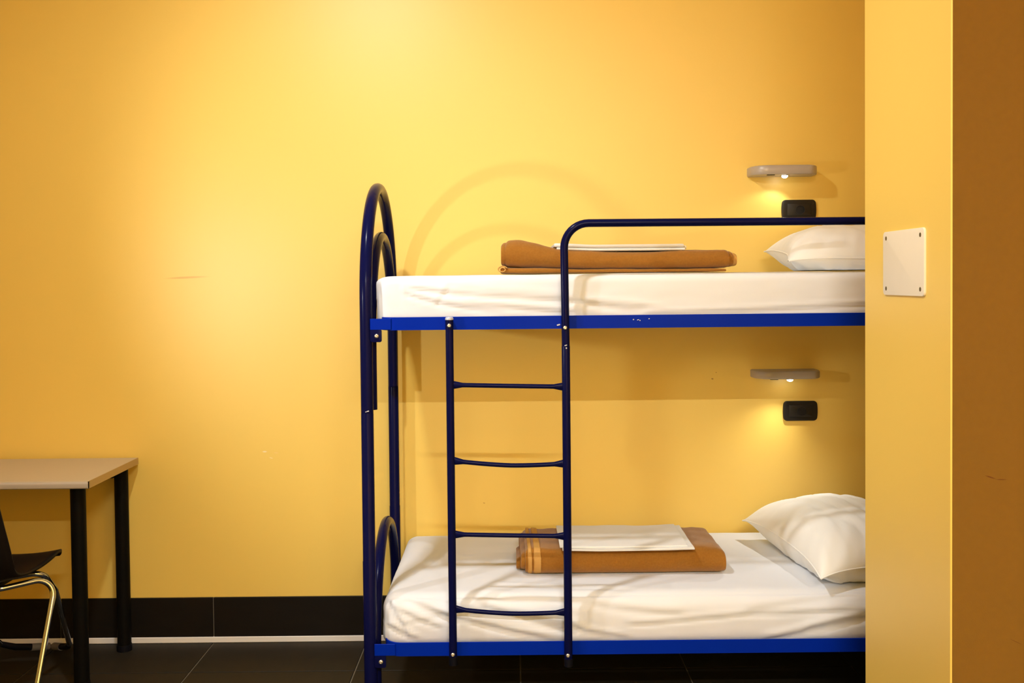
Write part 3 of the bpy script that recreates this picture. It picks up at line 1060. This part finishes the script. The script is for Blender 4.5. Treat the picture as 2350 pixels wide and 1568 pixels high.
# resample the profile
fine = []
for i in range(len(prof) - 1):
    p0, p1, p2, p3 = prof[max(i - 1, 0)], prof[i], prof[i + 1], prof[min(i + 2, len(prof) - 1)]
    for q in range(4):
        t = q / 4
        fine.append(tuple(0.5 * (2 * b + (c - a) * t + (2 * a - 5 * b + 4 * c - d) * t * t + (3 * b - a - 3 * c + d) * t ** 3) for a, b, c, d in zip(p0, p1, p2, p3)))
fine.append(prof[-1])
V, F = [], []
nt_ = 20
for i, (y, z, hw, lift) in enumerate(fine):
    a, b = fine[max(i - 1, 0)], fine[min(i + 1, len(fine) - 1)]
    ty, tz = b[0] - a[0], b[1] - a[1]
    l = math.hypot(ty, tz)
    ny, nz = -tz / l, ty / l          # towards the sitter
    if ny * 0.5 + nz < 0 and z < 0.47:
        ny, nz = -ny, -nz
    ny, nz = (tz / l, -ty / l)
    for q in range(nt_ + 1):
        t = 2 * q / nt_ - 1
        k_ = abs(t) ** 2.5 * lift
        V.append((CX + hw * t, y + ny * k_, z + nz * k_))
m_ = nt_ + 1
for i in range(len(fine) - 1):
    for q in range(nt_):
        F.append((i * m_ + q, i * m_ + q + 1, (i + 1) * m_ + q + 1, (i + 1) * m_ + q))
sh = obj('shell', (V, F), M['shell'], ch, angle=180)
so = sh.modifiers.new('thickness', 'SOLIDIFY')
so.thickness = 0.011
so.offset = 0.0
for s in (1, -1):
    fx = lambda x: CX + s * (x - CX)
    rear = bezier_bend([(fx(-1.795), 3.205, 0.426), (fx(-1.677), 3.225, 0.428), (fx(-1.545), 3.335, 0.436), (fx(-1.557), 3.155, 0.010)], 0.05, 8)
    lr = obj('rear_leg', tube(rear, 0.0095, 14), M['chrome'], ch)
    e = rear[-1]
    obj('glide', tube([(e[0], e[1], 0.0), (e[0], e[1] + 0.008, 0.028)], 0.0125, 12), M['cap'], lr)
    front = bezier_bend([(fx(-1.70), 3.345, 0.430), (fx(-1.600), 3.350, 0.446), (fx(-1.600), 3.440, 0.360), (fx(-1.672), 3.700, 0.072)], 0.04, 8)
    lf = obj('front_leg', tube(front, 0.0095, 14), M['chrome'], ch)
    e = front[-1]
    obj('sleeve', tube([e, (fx(-1.700), 3.745, 0.045), (fx(-1.745), 3.790, 0.028)], [0.0105, 0.0125, 0.0125], 12), M['cap'], lf)
    obj('glide', tube([(fx(-1.742), 3.787, 0.028), (fx(-1.790), 3.832, 0.0145)], 0.0140, 12), M['glide'], lf)
obj('seat_plate', box(CX - 0.11, CX + 0.11, 3.22, 3.36, 0.424, 0.440, 0.003), M['cap'], ch, smooth=False)

# ------------------------------------------------------------------ lamps of the room that stand outside the picture
cl = empty('ceiling_lamp', (-0.70, 2.31, CEIL), 'round white ceiling lamp in front of the bunk', 'lamp')
obj('housing', tube([(-0.70, 2.31, CEIL), (-0.70, 2.31, 3.105), (-0.70, 2.31, 3.078)], [0.14, 0.14, 0.10], 28), M['plate'], cl)
tl_ = empty('tube_lamp', (0.35, -1.6, CEIL), 'long white tube lamp on the ceiling behind the camera', 'lamp')
obj('housing', box(-0.45, 1.15, -1.66, -1.54, 3.058, CEIL, 0.004), M['plate'], tl_, smooth=False)
fl = empty('floor_lamp', (-1.60, 2.12, 0.0), 'slim black floor lamp with a lit reflector head left of the view', 'lamp')
obj('base', tube([(-1.60, 2.12, 0.0), (-1.60, 2.12, 0.012), (-1.60, 2.12, 0.02)], [0.12, 0.12, 0.03], 28), M['cap'], fl)
obj('pole', tube([(-1.60, 2.12, 0.015), (-1.60, 2.12, 0.7), (-1.60, 2.12, 1.32), (-1.66, 2.05, 1.43)], 0.009, 12), M['cap'], fl)
aim = Vector((1.95, 1.79, 0.22)).normalized()
hc = Vector((-1.60, 2.12, 1.44))
obj('reflector', tube([hc - aim * 0.10, hc - aim * 0.085, hc - aim * 0.03, hc - aim * 0.012], [0.02, 0.045, 0.062, 0.064], 24), M['cap'], fl)
gl = bpy.data.lights.new('floor_lamp_light', 'SPOT')
gl.energy = 42.0
gl.color = (0.99, 1.0, 0.98)
gl.shadow_soft_size = 0.035
gl.spot_size = math.radians(104)
gl.spot_blend = 0.6
go = bpy.data.objects.new('floor_lamp_light', gl)
COL.objects.link(go)
go.parent = fl
go.location = hc + aim * 0.03 - Vector(fl.location)
go.rotation_mode = 'QUATERNION'
go.rotation_quaternion = aim.to_track_quat('-Z', 'Y')
